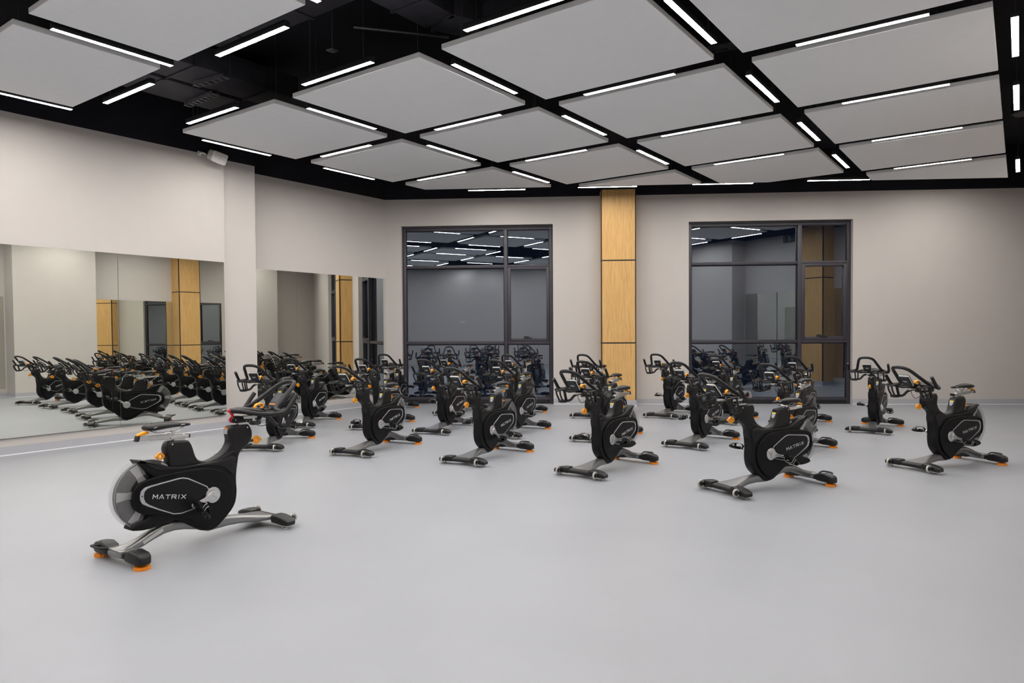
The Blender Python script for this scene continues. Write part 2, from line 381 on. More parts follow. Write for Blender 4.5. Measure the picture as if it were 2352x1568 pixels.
# ------------------------------------------------------------------ mirrors
def mirror(name, x0, x1, y, z0, z1, face, label, tilt=0.0, cat='mirror', rot=0.0):
    """one sheet; face=-1 looks to -y"""
    mb = MB(); t = .005; g = .0015
    xa, xb = min(x0, x1) + g, max(x0, x1) - g
    zc = (z0 + z1) / 2; dy0 = (z0 - zc) * math.tan(tilt); dy1 = (z1 - zc) * math.tan(tilt)
    mb.mi = 0
    mb.add([(xa, y + dy0, z0), (xb, y + dy0, z0), (xb, y + dy1, z1), (xa, y + dy1, z1)], [(0, 1, 2, 3)])
    mb.mi = 1; e = -face * (t + abs(dy1))
    mb.add([(xa, y + dy0, z0), (xb, y + dy0, z0), (xb, y + dy1, z1), (xa, y + dy1, z1), (xa, y + e, z0), (xb, y + e, z0), (xb, y + e, z1), (xa, y + e, z1)],
           [(0, 1, 5, 4), (1, 2, 6, 5), (2, 3, 7, 6), (3, 0, 4, 7), (4, 5, 6, 7)])
    if rot: xm = (xa + xb) / 2; mb.v = [(v[0], v[1] + (v[0] - xm) * math.tan(rot) + abs(math.tan(rot)) * (xb - xa) / 2 * (-face) * -1, v[2]) for v in mb.v]
    o = mb.build(name, [M_mirror, M_edge], smooth_=False)
    return tag(o, label, cat, 'frameless wall mirrors')
M_edge = mat('mirror_edge', (0.22, 0.27, 0.24), rough=.3, noise=.05)
MZ0, MZ1 = .0627 * S, .7604 * S
TILT = math.radians(.30)
mirror('wall_mirror', .5, 4.884, YL - .008 - .014, MZ0, MZ1, -1, 'mirror sheet on the left wall nearest the camera, cut off by the picture edge', TILT)
mirror('wall_mirror', 4.887, XP0 - .03, YL - .008 - .014, MZ0, MZ1, -1, 'mirror sheet on the left wall that ends at the painted pier', TILT)
sx = [XP1 + .36, 8.488, 9.74, XC - .03]
sx = [XP1 + .012, 8.44, 9.69, XC - .02]
mirror('wall_mirror', sx[0], sx[1], YS - .008, MZ0, MZ1, -1, 'first mirror sheet beyond the painted pier, in the recess')
mirror('wall_mirror', sx[1], sx[2], YS - .008, MZ0, MZ1, -1, 'middle mirror sheet in the recess beyond the pier')
mirror('wall_mirror', sx[2], sx[3], YS - .008, MZ0, MZ1, -1, 'last mirror sheet in the recess, next to the window wall')
mirror('wall_mirror', 2.625 * S, 2.98 * S, YR + .008, MZ0, MZ1, 1, 'mirror sheet on the unseen right wall beside its pier', rot=math.radians(.7))
mirror('wall_mirror', 2.98 * S, 3.325 * S, YR + .008, MZ0, MZ1, 1, 'mirror sheet on the unseen right wall touching the oak column, camera side', rot=math.radians(.7))
mirror('wall_mirror', 3.535 * S, 4.15 * S, YR + .008, MZ0, MZ1, 1, 'mirror sheet on the unseen right wall beyond the oak column', rot=math.radians(.7))
mirror('wall_mirror', 0.9 * S, 2.03 * S, YR + .008, MZ0, MZ1, 1, 'mirror sheet on the unseen right wall between pier and camera corner')

# ------------------------------------------------------------------ oak clad columns
def column(name, M, w, dpt, label, dims=(.8449 * S, .3666 * S)):
    """local: x along face, y towards the wall (0 = front face), origin at the left front foot"""
    root = empty(name); root.matrix_world = M; tag(root, label, 'column')
    zs = [.125, dims[1] - .014, dims[1] + .014, dims[0] - .014, dims[0] + .014, ZC]
    e = .022
    for za, zb in ((.125, dims[1] - .014), (dims[1] + .014, dims[0] - .014), (dims[0] + .014, ZT + .06)):
        mb = MB(); mb.box((w / 2, dpt / 2, (za + zb) / 2), (w - 2 * e, dpt - .002, zb - za))
        mb.box((w / 2, dpt / 2 + e, (za + zb) / 2), (w - .002, dpt - 2 * e, zb - za)); mb.build('oak_panel', M_wood, root, smooth_=False)
    mb = MB(); mb.box((w / 2, dpt / 2, (ZT + .1) / 2), (w - 2 * e - .006, dpt - .01, ZT + .1)); mb.box((w / 2, dpt / 2 + e, (ZT + .1) / 2 + .06), (w - .012, dpt - 2 * e - .006, ZT + .0))
    for x in (e / 2, w - e / 2): mb.box((x, e / 2 + .002, (ZT + .18) / 2), (e, e, ZT - .07))
    mb.build('black_joint', M_strip, root, smooth_=False)
    mb = MB(); mb.box((w / 2, dpt / 2 + .002, .0625 + .005), (w + .004, dpt + .004, .115)); mb.build('skirting', M_base, root, smooth_=False)
    mb = MB(); mb.box((w / 2, dpt / 2, .006), (w + .02, dpt + .02, .011)); mb.build('skirting_bead', M_bead, root, smooth_=False)
    mb = MB(); mb.box((w / 2, dpt / 2, (ZT + .06 + ZC) / 2), (w - .01, dpt - .01, ZC - ZT - .07)); mb.build('black_top', M_black, root, smooth_=False)
    return root
dC = .100 * S
v = NB * (BD * S - dC) + QB * (-.247 * S)
column('oak_column', Matrix(((-QB.x, NB.x, 0, v.x), (-QB.y, NB.y, 0, v.y), (0, 0, 1, 0), (0, 0, 0, 1))), .202 * S, dC - .001, 'oak panelled column with black joints between the two tall windows')
column('oak_column', Matrix(((-1, 0, 0, 3.53 * S), (0, -1, 0, -.2 * S), (0, 0, 1, 0), (0, 0, 0, 1))), .2 * S, .13 * S - .001, 'oak panelled column on the unseen right wall, visible in mirrors')

DUCTS = [([(3.7, 8.67), (6.35, 8.67)], .66, .30, 5.05, 'black boxed duct over the open ceiling bay, second from the mirror wall'),
         ([(3.7, 9.46), (5.95, 9.46)], .72, .30, 5.05, 'black boxed duct over the open ceiling bay, nearest the mirror wall'),
         ([(4.1, 5.06), (5.7, 5.06), (6.15, 4.85), (6.3, 4.2)], .46, .22, 4.99, 'violet-black duct with a bent end in the open ceiling bay at the top of view'),
         ([(4.85, 3.2), (4.85, 8.1)], .62, .16, 5.20, 'long flat black duct crossing above the other ducts behind the lit crosswise lamp'),
         ([(3.2, -.50), (16.5, -.50)], .55, .3, 4.98, 'black duct running along the right wall above the end lamps')]
def top_at(x, y):
    t = ZC
    for pts, w, h, z, _ in DUCTS:
        for (ax, ay), (bx, by) in zip(pts, pts[1:]):
            a_, b_, p_ = Vector((ax, ay)), Vector((bx, by)), Vector((x, y)); d = b_ - a_; u = max(0, min(1, (p_ - a_).dot(d) / d.length_squared))
            if (a_ + d * u - p_).length < w / 2 + .08: t = min(t, z - h / 2 - .015)
    return t
# ------------------------------------------------------------------ ceiling panels
K = .785 * S
PZ = CAMZ + .785 * S
xs = [(0.10, .80), (.902, 1.380), (1.880, 2.551), (2.658, 3.320), (3.440, 4.098), (4.205, 4.886), (5.04, 5.75)]
ys = [(3.385, 2.637), (2.510, 1.775), (1.667, .926), (.820, .080)]
ROWN_ = ['nearest the rear wall', 'second from the rear wall', 'third', 'fourth', 'fifth', 'sixth', 'last']
STRN = ['along mirror wall', 'second from mirror wall', 'third from mirror wall', 'along right wall']
ORD = ['first', 'second', 'third', 'fourth', 'fifth', 'sixth', 'seventh', 'eighth']
def clip(poly, lim, sgn=1):
    out = []
    f = lambda p: sgn * (NB.x * p[0] + NB.y * p[1] - lim)
    for i in range(len(poly)):
        a, b = poly[i], poly[(i + 1) % len(poly)]; fa, fb = f(a), f(b)
        if fa <= 0: out.append(a)
        if fa * fb < 0: t = fa / (fa - fb); out.append((a[0] + (b[0] - a[0]) * t, a[1] + (b[1] - a[1]) * t))
    return out
def panel(poly, label, dz=0.0):
    P = [(x * K, y * K) for x, y in poly]; cx = sum(p[0] for p in P) / len(P); cy = sum(p[1] for p in P) / len(P)
    mb = MB(); b = .004; th = .056
    n = len(P); A = sum(P[i][0] * P[(i + 1) % n][1] - P[(i + 1) % n][0] * P[i][1] for i in range(n))
    if A < 0: P = P[::-1]
    def ins(k):
        out = []
        for i in range(n):
            a, p_, c_ = Vector(P[i - 1]), Vector(P[i]), Vector(P[(i + 1) % n]); d1 = (p_ - a).normalized(); d2 = (c_ - p_).normalized()
            out.append(p_ + (d2 - d1) / max(.2, 1 + d1.dot(d2)) * 0 + Vector((-(d1.y + d2.y), d1.x + d2.x)) / (1 + d1.dot(d2)) * k)
        return out
    vs = []
    for k, z in ((b, 0), (0, b), (0, th - b), (b, th)):
        vs += [(p_.x - cx, p_.y - cy, z) for p_ in ins(k)]
    fs = [tuple(range(n))[::-1], tuple(range(3 * n, 4 * n))]
    for l in range(3): fs += [(l * n + i, l * n + (i + 1) % n, (l + 1) * n + (i + 1) % n, (l + 1) * n + i) for i in range(n)]
    mb.add(vs, fs)
    o = mb.build('ceiling_panel', M_panel, smooth_=False, loc=(cx, cy, PZ + dz))
    tag(o, label, 'ceiling panel', 'suspended acoustic ceiling panels')
    for x, y in [(v_[0] * .86, v_[1] * .86) for v_ in vs[:n]][:4]:
        w = MB(); w.cyl((x, y, th), (x, y, top_at(x + cx, y + cy) - PZ - dz - .001), .0022, 5); w.build('suspension_wire', M_wire, o)
    return o
for i, (x0, x1) in enumerate(xs):
    for j, (ya, yb) in enumerate(ys):
        if i == 1 and j >= 2 and j != 3: pass
        if i == 1 and j == 2: continue           # open bay with ducts
        poly = [(x0, ya), (x0, yb), (x1, yb), (x1, ya)]
        poly = clip(poly, 4.878); poly = clip(poly, .12 , -1) if poly else poly
        if len(poly) < 3: continue
        A = abs(sum(poly[a][0] * poly[(a + 1) % len(poly)][1] - poly[(a + 1) % len(poly)][0] * poly[a][1] for a in range(len(poly)))) / 2
        if A < .03: continue
        cut = ', cut slantwise' if NB.x * x1 + NB.y * ya > 4.878 else ''
        panel(poly, 'pale grey ceiling panel, %s row from camera, strip %s%s' % (ORD[i], STRN[j], cut), dz=random.uniform(-.006, .006))
# nearer panels towards the left rear corner (seen in the window glass)
for i, (x0, x1) in enumerate([(-.80, -.12), (-1.6, -.92)]):
    for j, (ya, yb) in enumerate(ys[:2]):
        poly = clip([(x0, ya), (x0, yb), (x1, yb), (x1, ya)], -.12, -1)
        if len(poly) >= 3: panel(poly, 'pale grey ceiling panel behind camera, %s row back, strip %s' % (ORD[i], STRN[j]))

# ------------------------------------------------------------------ linear lights
def light(cx, cy, ang, L, label, dz=0.0):
    root = empty('pendant_light', (cx * K, cy * K, PZ + dz), ang); tag(root, label, 'ceiling light', 'linear pendant lights between the ceiling panels')
    w = .062
    h = MB(); h.box((0, 0, .035), (L, w, .052), b=.002); h.box((0, w / 2 - .001, .006), (L, .002, .009)); h.box((0, -w / 2 + .001, .006), (L, .002, .009)); h.box((L / 2 - .001, 0, .006), (.002, w, .009)); h.box((-L / 2 + .001, 0, .006), (.002, w, .009)); h.build('housing', M_housing, root)
    d = MB(); d.box((0, 0, .0045), (L - .008, w - .006, .006)); d.build('diffuser', M_light, root, smooth_=False)
    for s in (-.38, .38):
        c = MB(); c.cyl((s * L, 0, .06), (s * L, 0, top_at(cx * K + s * L * math.cos(ang), cy * K + s * L * math.sin(ang)) - PZ - dz - .002), .0016, 5); c.build('cable', M_wire, root)
    return root
LU = .405 * K
ulines = [3.43, 2.577, 1.726, .875, .025]
ucent = [(-.46, 0), (.40, 0), (1.192, 1), (2.212, 2), (2.993, 3), (3.772, 4), (4.545, 5), (5.335, 6)]
LN = ['beside mirror wall', 'in first gap from mirror wall', 'in middle gap', 'in third gap from mirror wall', 'beside right wall']
for k, y in enumerate(ulines):
    for x, r in ucent:
        nb = NB.x * x + NB.y * y
        if nb > 4.80 or nb < -.1: continue
        if k in (2, 4) and r == 5: continue
        light(x, y, 0, LU, 'lit lengthwise lamp %s, %s from the camera' % (LN[k], ORD[ucent.index((x, r))]))
vrows = [(-.86, 0), (-.07, 0), (.85, 1), (1.442, 2), (1.815, 3), (2.604, 4), (3.391, 5), (4.155, 6), (4.955, 7)]
vc = [3.02, 2.152, 1.303, .447]
for x, r in vrows:
    for k, y in enumerate(vc):
        nb = NB.x * x + NB.y * y
        if nb > 4.66 or nb < -.05: continue
        if r == 2 and k >= 2: continue
        light(x, y, PI / 2, LU, 'lit crosswise lamp, %s crosswise row from camera, strip %s' % (['behind-camera', 'first', 'second', 'third', 'fourth', 'fifth', 'sixth', 'seventh', 'eighth'][vrows.index((x, r))], STRN[k]))
for i, (x, y) in enumerate([(3.957, 3.001), (4.345, 2.331), (4.738, 1.657), (5.10, .997)]):
    light(x, y, BA + PI / 2, LU, 'lit lamp along the window wall, %s from the mirror wall' % ORD[i])
light(5.60, .368, BA + PI / 2, LU, 'lit lamp along the window wall, last one, tucked behind the end ceiling panel', dz=.07)

# ------------------------------------------------------------------ things in the dark ceiling void
def duct(name, pts, w, h, z, label, m=None):
    mb = MB(); P = [Vector((x, y, z)) for x, y in pts]
    for i in range(len(P) - 1):
        a, b = P[i], P[i + 1]; d = (b - a); L = d.length; ang = math.atan2(d.y, d.x)
        M = Matrix.Translation((a + b) / 2) @ Matrix.Rotation(ang, 4, 'Z')
        mb.box((0, 0, 0), (L, w, h), M=M, b=.015)
        k = 0
        while k * 1.1 < L:
            mb.box((-L / 2 + k * 1.1, 0, 0), (.03, w + .03, h + .03), M=M); k += 1
    return tag(mb.build(name, m or M_duct), label, 'duct')
for pts, w_, h_, z_, lb in DUCTS: duct('ventilation_duct', pts, w_, h_, z_, lb)
def tray(a, b, z, label):
    a, b = Vector((*a, z)), Vector((*b, z)); d = b - a; L = d.length; n = int(L / .1)
    M = Matrix.Translation(a) @ Matrix.Rotation(math.atan2(d.y, d.x), 4, 'Z'); mb = MB()
    for s in (-.05, .05): mb.box((L / 2, s, .02), (L, .006, .05), M=M)
    for i in range(n + 1): mb.box((i * L / n, 0, 0), (.035, .1, .006), M=M)
    o = tag(mb.build('cable_tray', M_tray, smooth_=False), label, 'cable tray')
    for t in (.03, .97):
        w = MB(); w.cyl(tuple(a + d * t), (a.x + d.x * t, a.y + d.y * t, top_at(a.x + d.x * t, a.y + d.y * t) - .002), .004, 6); w.build('threaded_rod', M_wire, o)
    return o
tray((5.12, 8.86), (5.19, 8.28), 4.845, 'short perforated cable tray hanging in the open bay, the nearer one')
tray((5.49, 9.74), (5.46, 8.98), 4.845, 'short perforated cable tray hanging in the open bay, the farther one')
tray((8.18, 3.05), (8.22, 2.66), 4.87, 'perforated cable tray crossing the wide gap between ceiling panels')
mb = MB(); mb.box((0, 0, 0), (.10, .10, .018), b=.004); mb.cyl((0, 0, 0), (0, 0, .47), .006, 6)
tag(mb.build('ceiling_sensor', M_tray, loc=(5.47, 6.55, 4.87)), 'small grey square sensor plate hanging in the dark ceiling void', 'sensor')
mb = MB(); mb.tube([(5.72, 6.45, 5.2), (6.6, 5.75, 5.2)], .018, 8); tag(mb.build('conduit', M_tray), 'thin grey conduit in the dark void behind the sensor plate', 'pipe')
# round grille by the right edge
mb = MB(); mb.cyl((0, 0, 0), (0, 0, .24), .17, 24)
g_ = empty('ceiling_fan_unit', (13.35, -.02, 4.86)); tag(g_, 'black round air unit with slotted grille at the right ceiling edge', 'air unit')
mb.build('housing', M_duct, g_)
mb = MB()
for i in range(7): mb.box((-.13 + i * .043, 0, -.01), (.012, .26 if 0 < i < 6 else .18, .02))
mb.build('grille', M_tray, g_, smooth_=False)

# ------------------------------------------------------------------ speaker, sign, sockets
sp = empty('wall_speaker', (6.27, YL - .03, 4.415), math.radians(8)); tag(sp, 'small white loudspeaker tilted high on the left wall beside the pier', 'speaker')
mb = MB(); R_ = Matrix.Translation((.07, -.17, -.02)) @ Matrix.Rotation(math.radians(22), 4, 'X') @ Matrix.Rotation(math.radians(6), 4, 'Y')
mb.loft([((0, .10, 0), .10, .05, (1, 0, 0), (0, 0, 1)), ((0, .04, 0), .135, .082, (1, 0, 0), (0, 0, 1)), ((0, -.075, 0), .14, .088, (1, 0, 0), (0, 0, 1)), ((0, -.08, 0), .134, .082, (1, 0, 0), (0, 0, 1))], n=20, e=9, M=R_)
mb.build('cabinet', M_white, sp)
mb = MB(); mb.box((0, -.0805, 0), (.25, .004, .15), M=R_, b=.001); gr = mb.build('grille', mat('speaker_grille', (.78, .76, .71), rough=.7, bump=.6, bscale=900, noise=.05), sp)
mb = MB(); mb.box((0, -.083, -.01), (.026, .003, .026), M=R_); mb.build('badge', M_logo, gr)
mb = MB(); mb.box((-.11, .015, .02), (.05, .03, .07), b=.004); mb.tube([(-.11, 0, .02), (-.11, -.06, .02), (-.09, -.10, .0)], .014, 8); mb.build('bracket', M_white, sp)

sg = empty('exit_sign', (11.17, YR + .002, 4.33)); tag(sg, 'small exit pictogram sign high on the unseen right wall', 'sign')
mb = MB(); mb.box((0, .012, 0), (.40, .022, .24), b=.003); mb.build('plate', M_green, sg)
mb = MB()   # running figure and door outline
mb.tube([(-.15, .026, -.09), (-.15, .026, .09), (-.04, .026, .09), (-.04, .026, -.09)], .006, 6)
mb.cyl((.02, .024, .065), (.02, .028, .065), .02, 12)
for a, b in (((.02, .04), (.05, -.02)), ((.05, -.02), (.10, -.05)), ((.05, -.02), (.02, -.09)), ((.02, .03), (-.02, .0)), ((.03, .03), (.08, .02))): mb.tube([(a[0], .026, a[1]), (b[0], .026, b[1])], .009, 6)
mb.build('pictogram', M_logo, sg)
for q, z, n, lb in ((4.30 / S, 2.03, 3, 'triple white wall socket at head height on the unseen rear wall'), (4.33 / S, .42, 3, 'triple white wall socket low on the unseen rear wall'), (3.9 / S, .42, 2, 'double white wall socket low on the unseen rear wall')):
    x, y = rp(q, .0); so = empty('wall_socket', (x, y, z), BA + PI / 2); tag(so, lb, 'socket', 'wall sockets')
    mb = MB(); mb.box((0, -.006, 0), (.083 * n, .012, .083), b=.002); mb.build('plate', M_socket, so)
    mb = MB()
    for i in range(n): mb.cyl(((i - (n - 1) / 2) * .081, -.0125, 0), ((i - (n - 1) / 2) * .081, -.0135, 0), .022, 16)
    mb.build('outlet', mat('socket_dark', (.25, .25, .25), rough=.5, noise=.1), so)

# ------------------------------------------------------------------ the exercise bike (x forward, y to the rider's left, z up)
def word_strokes(word, h, w, gap, t):
    """flat letter polygons in (u,v); returns list of quads"""
    G = {'M': [((0, 0), (0, 1)), ((0, 1), (.5, .35)), ((.5, .35), (1, 1)), ((1, 1), (1, 0))],
         'A': [((0, 0), (.5, 1)), ((.5, 1), (1, 0)), ((.42, .22), (.58, .22))],
         'T': [((-.02, .93), (1.02, .93)), ((.5, .93), (.5, 0))],
         'R': [((0, 0), (0, 1)), ((0, .93), (.9, .93)), ((.93, .93), (.93, .45)), ((0, .45), (.93, .45)), ((.45, .45), (1, 0))],
         'I': [((.2, 0), (.2, 1))], 'X': [((0, 0), (1, 1)), ((0, 1), (1, 0))]}
    W = {'I': .4}; out = []; x = 0
    for ch in word:
        cw = w * W.get(ch, 1)
        for (a, b), (c, d) in G[ch]:
            p, q = Vector((x + a * w, b * h)), Vector((x + c * w, d * h)); dd = (q - p).normalized(); n = Vector((-dd.y, dd.x)) * t / 2
            e = dd * t * .3
            out.append([p - e + n, q + e + n, q + e - n, p - e - n])
        x += cw + gap
    return out, x - gap

SEAT = ('saddle', 'saddle_rail', 'seat_slider', 'slider_lever', 'seat_post')
def make_bike():
    root = empty('exercise_bike')
    # --- frame
    f = MB(); Y = (0, 1, 0)
    def sec(x, z, hw, hh, nx=0.0): # section whose vertical axis is perpendicular to the path
        d = Vector((1, 0, nx)).normalized(); n = Vector((-d.z, 0, d.x)); return ((x, 0, z), hw, hh, Y, n)
    f.loft([sec(-.08, .125, .036, .032, -.1), sec(-.20, .157, .037, .034, -.15), sec(-.29, .168, .038, .034, .05), sec(-.37, .163, .038, .035, .25), sec(-.45, .138, .039, .033, .45),
            sec(-.53, .106, .042, .031, .4), sec(-.60, .087, .052, .028, .2), sec(-.66, .080, .062, .024, .0), sec(-.70, .076, .060, .018, .0)], n=16, e=4)
    f.loft([sec(-.02, .105, .036, .040, .0), sec(.06, .108, .040, .040, -.1), sec(.15, .108, .048, .036, -.15), sec(.26, .098, .064, .030, -.2), sec(.36, .083, .088, .026, -.15), sec(.45, .074, .125, .022, .0), sec(.515, .071, .135, .016, .0)], n=20, e=4.5)
    f.build('frame', M_frame_m, root)
    for (x, yy, hx) in ((-.655, .0, .045),):
        m = MB(); m.box((x, 0, .073), (.10, .175, .052), b=.012); m.build('frame_sleeve', M_frame_m, root)
    st = MB()
    st.box((-.39 - .06, -.0415, .141), (.155, .0015, .024), M=Matrix.Translation((-.45, -.0, .137)) @ Matrix.Rotation(math.radians(-23), 4, 'Y') @ Matrix.Translation((.45, 0, -.141)))
    st = st.build('rating_sticker', M_sticker, root)
    # --- rear stabiliser
    m = MB(); X = (1, 0, 0); Z = (0, 0, 1)
    m.loft([((-.65, y, z), a, b, X, Z) for y, z, a, b in ((-.312, .062, .030, .022), (-.30, .066, .042, .032), (-.27, .071, .050, .040), (-.19, .076, .052, .044), (-.13, .070, .048, .036), (-.10, .064, .036, .024),
            (.10, .064, .036, .024), (.13, .070, .048, .036), (.19, .076, .052, .044), (.27, .071, .050, .040), (.30, .066, .042, .032), (.312, .062, .030, .022))], n=18, e=5)
    m.build('rear_stabilizer', M_rubber, root)
    for sgn in (-1, 1):
        m = MB(); c = (-.65, sgn * .262)
        pts = []
        for k in range(24):
            r = .053 if k % 2 else .048; a = 2 * PI * k / 24; pts.append((r * math.cos(a), r * math.sin(a)))
        vs = [(c[0] + x, c[1] + y, z) for z in (.001, .022) for x, y in pts]
        m.add(vs, [tuple(range(24))[::-1], tuple(range(24, 48))] + [(i, (i + 1) % 24, 24 + (i + 1) % 24, 24 + i) for i in range(24)])
        m.cyl((c[0], c[1], .016), (c[0], c[1], .04), .014, 12)
        m.build('leveling_foot', M_orange2, root, ang=25)
    m = MB(); m.tube([(-.68, .075, .080), (-.72, .076, .098), (-.755, .083, .108), (-.762, .14, .110), (-.755, .197, .108), (-.72, .204, .098), (-.68, .205, .080)], .009, 8, sub=3)
    m.build('lift_handle', M_rubber, root)
    # --- front stabiliser
    m = MB(); m.cyl((.535, -.22, .060), (.535, .22, .060), .026, 16)
    for sgn in (-1, 1):
        m.loft([((.515, sgn * y, z), a, b, X, Z) for y, z, a, b in ((.125, .066, .046, .030), (.14, .067, .052, .034), (.20, .066, .054, .034), (.27, .058, .052, .030), (.31, .050, .046, .022), (.322, .047, .036, .014))], n=18, e=6)
        m.cyl((.57, sgn * .235, .060), (.59, sgn * .235, .060), .016, 12)
        for i in range(3): m.box((.505, sgn * (.20 + i * .028), .0985 - i * .0062), (.062 - abs(i - 1) * .01, .009, .004), b=.0015)
    m.build('front_stabilizer', M_rubber, root)
    for sgn in (-1, 1):
        m = MB(); m.cyl((.50, sgn * .275, .001), (.50, sgn * .275, .012), .022, 14); m.cyl((.50, sgn * .275, .01), (.50, sgn * .275, .036), .007, 8)
        m.build('front_foot', M_post, root)
        w = MB(); cy = sgn * .235; w.ring((.598, cy, .060), .0315, .0105, 'y', 20, 8)
        for k in range(10):
            a = 2 * PI * k / 10; w.tube([(.598 + .014 * math.cos(a), cy, .060 + .014 * math.sin(a)), (.598 + .03 * math.cos(a), cy, .060 + .03 * math.sin(a))], .0032, 5, round_ends=False)
        wo = w.build('transport_wheel', M_wheel, root)
        h = MB(); h.cyl((.598, cy - .013, .060), (.598, cy + .013, .060), .0165, 16); h.build('hub', M_rubber, wo)
        h = MB(); h.cyl((.598, cy - .0145, .060), (.598, cy + .0145, .060), .005, 10); h.build('axle_bolt', M_post, wo)
    # --- shrouds
    low = [(.232, .60), (.222, .52), (.214, .45), (.214, .39), (.218, .332), (.205, .250), (.167, .189), (.098, .130), (.040, .086), (-.012, .076), (-.09, .092), (-.18, .150), (-.25, .196), (-.305, .214), (-.378, .206), (-.48, .193), (-.56, .200),
           (-.612, .218), (-.585, .256), (-.50, .278), (-.455, .32), (-.44, .42), (-.45, .50), (-.455, .56), (-.50, .600), (-.560, .680), (-.53, .6855), (-.46, .668), (-.39, .640), (-.33, .612), (-.26, .60), (-.15, .585), (-.04, .585), (.06, .605), (.15, .645), (.20, .66)]
    m = MB(); m.slab(sm2(low, 2), -.058, .058, .020, 3); m.build('lower_shroud', M_shroud, root)
    spine = [(-.315, .58), (-.325, .64), (-.333, .69), (-.342, .730), (-.335, .762), (-.318, .786), (-.29, .790), (-.185, .781), (-.165, .772), (-.148, .745), (-.134, .705), (-.118, .655), (-.092, .620), (-.036, .600), (.012, .604), (.081, .626), (.130, .660),
             (.160, .700), (.170, .735), (.163, .775), (.160, .805), (.176, .836), (.20, .844), (.325, .842), (.345, .832), (.368, .79), (.370, .738), (.350, .700), (.310, .668), (.268, .640), (.245, .60), (.236, .55), (.20, .49), (.10, .47), (-.05, .50), (-.2, .52), (-.28, .55)]
    m = MB(); m.slab(sm2(spine, 2), -.044, .044, .017, 3); sp_ = m.build('upper_shroud', M_spine, root)
    m = MB()
    for x, z in ((.322, .818), (-.300, .768)):
        for sgn in (-1, 1): m.cyl((x, sgn * .0435, z), (x, sgn * .0458, z), .0065, 10)
    m.build('cover_screw', M_post, sp_)
    eq, ew = word_strokes('MATRIX', .013, .0125, .0075, .0022)
    for sgn in (-1, 1):
        m = MB(); a0 = Vector((.052, .597)); du = Vector((.905, .425)); dv = Vector((-.425, .905))
        if sgn > 0: a0 = a0 + du * ew; du = -du
        for q in eq:
            vs = []
            for y in (.0435, .0448):
                for p_ in q: w_ = a0 + du * p_.x + dv * p_.y; vs.append((w_.x, sgn * y, w_.y))
            m.add(vs, [(0, 1, 2, 3), (7, 6, 5, 4), (0, 4, 5, 1), (1, 5, 6, 2), (2, 6, 7, 3), (3, 7, 4, 0)])
        m.build('embossed_lettering', M_emb, sp_, smooth_=False)
    # charcoal side wing over the flywheel
    wing = [(.15, .615), (.205, .60), (.215, .56), (.20, .50), (.17, .47), (.10, .535), (.02, .565), (-.12, .578), (-.25, .578), (-.36, .590), (-.42, .600), (-.47, .630), (-.52, .672), (-.548, .680), (-.47, .667), (-.39, .640), (-.33, .612), (-.24, .598), (-.10, .595), (.04, .592), (.10, .60)]
    for sgn, nm in ((-1, 'side_wing'), (1, 'side_wing')):
        m = MB(); m.slab(sm2(wing, 2), sgn * .050, sgn * .066, .008, 2); m.build(nm, M_spine, root)
    cov = [(-.607, .40), (-.605, .455), (-.594, .498), (-.565, .530), (-.50, .550), (-.42, .560), (-.30, .566), (-.15, .565), (-.04, .555), (.05, .527), (.115, .480), (.155, .415), (.165, .345), (.150, .270), (.110, .205), (.055, .150), (.0, .112), (-.04, .110), (-.11, .145), (-.20, .205), (-.30, .255), (-.42, .285), (-.53, .312), (-.585, .350)]
    hexo = [(-.560, .446), (-.552, .478), (-.530, .498), (-.49, .506), (-.38, .515), (-.275, .523), (-.245, .522), (-.205, .511), (-.13, .468), (-.055, .424), (-.035, .39), (-.03, .35), (-.04, .31), (-.09, .290), (-.18, .270), (-.262, .260), (-.32, .268), (-.42, .318), (-.51, .366), (-.545, .39), (-.558, .418)]
    hexi = [(-.533, .447), (-.526, .472), (-.508, .488), (-.48, .496), (-.38, .506), (-.275, .515), (-.247, .514), (-.208, .503), (-.13, .459), (-.062, .419), (-.043, .39), (-.038, .35), (-.048, .315), (-.09, .298), (-.18, .278), (-.262, .268), (-.318, .276), (-.42, .328), (-.495, .374), (-.52, .395), (-.531, .42)]
    quads, TW = word_strokes('MATRIX', .0285, .033, .0135, .0052)
    for sgn in (-1, 1):
        m = MB(); m.slab(sm2(cov, 2), sgn * .052, sgn * .078, .007, 3); c = m.build('drive_cover', M_cover, root)
        m = MB(); m.slab(hexo, sgn * .076, sgn * .0805, .0012, 1); m.build('silver_outline', M_silver, c)
        m = MB(); m.slab(hexi, sgn * .078, sgn * .0822, .001, 1); m.cyl((-.545, sgn * .079, .442), (-.545, sgn * .0818, .442), .005, 10); m.build('emblem_panel', M_hex, c)
        # ribs of the rear boot
        m = MB()
        for k in range(5):
            o_ = .004 + k * .0075
            P = [(-.30, sgn * .0785, .560 - o_ * .6), (-.42, sgn * .0785, .554 - o_), (-.50, sgn * .0785, .544 - o_), (-.557 + o_ * .6, sgn * .0785, .525 - o_), (-.588 + o_, sgn * .0785, .49), (-.599 + o_, sgn * .0785, .45), (-.598 + o_, sgn * .0785, .40), (-.578 + o_, sgn * .0785, .355), (-.53, sgn * .0785, .318 + o_)]
            m.tube(P, .0017, 5, sub=3, round_ends=False)
        m.build('boot_rib', M_cover, c)
        m = MB(); a0 = Vector((-.472, .412)); du = Vector((.9817, -.1906)); dv = Vector((.1906, .9817))
        if sgn > 0: a0 = Vector((-.472 + TW * .9817, .412 - TW * .1906)); du = -du
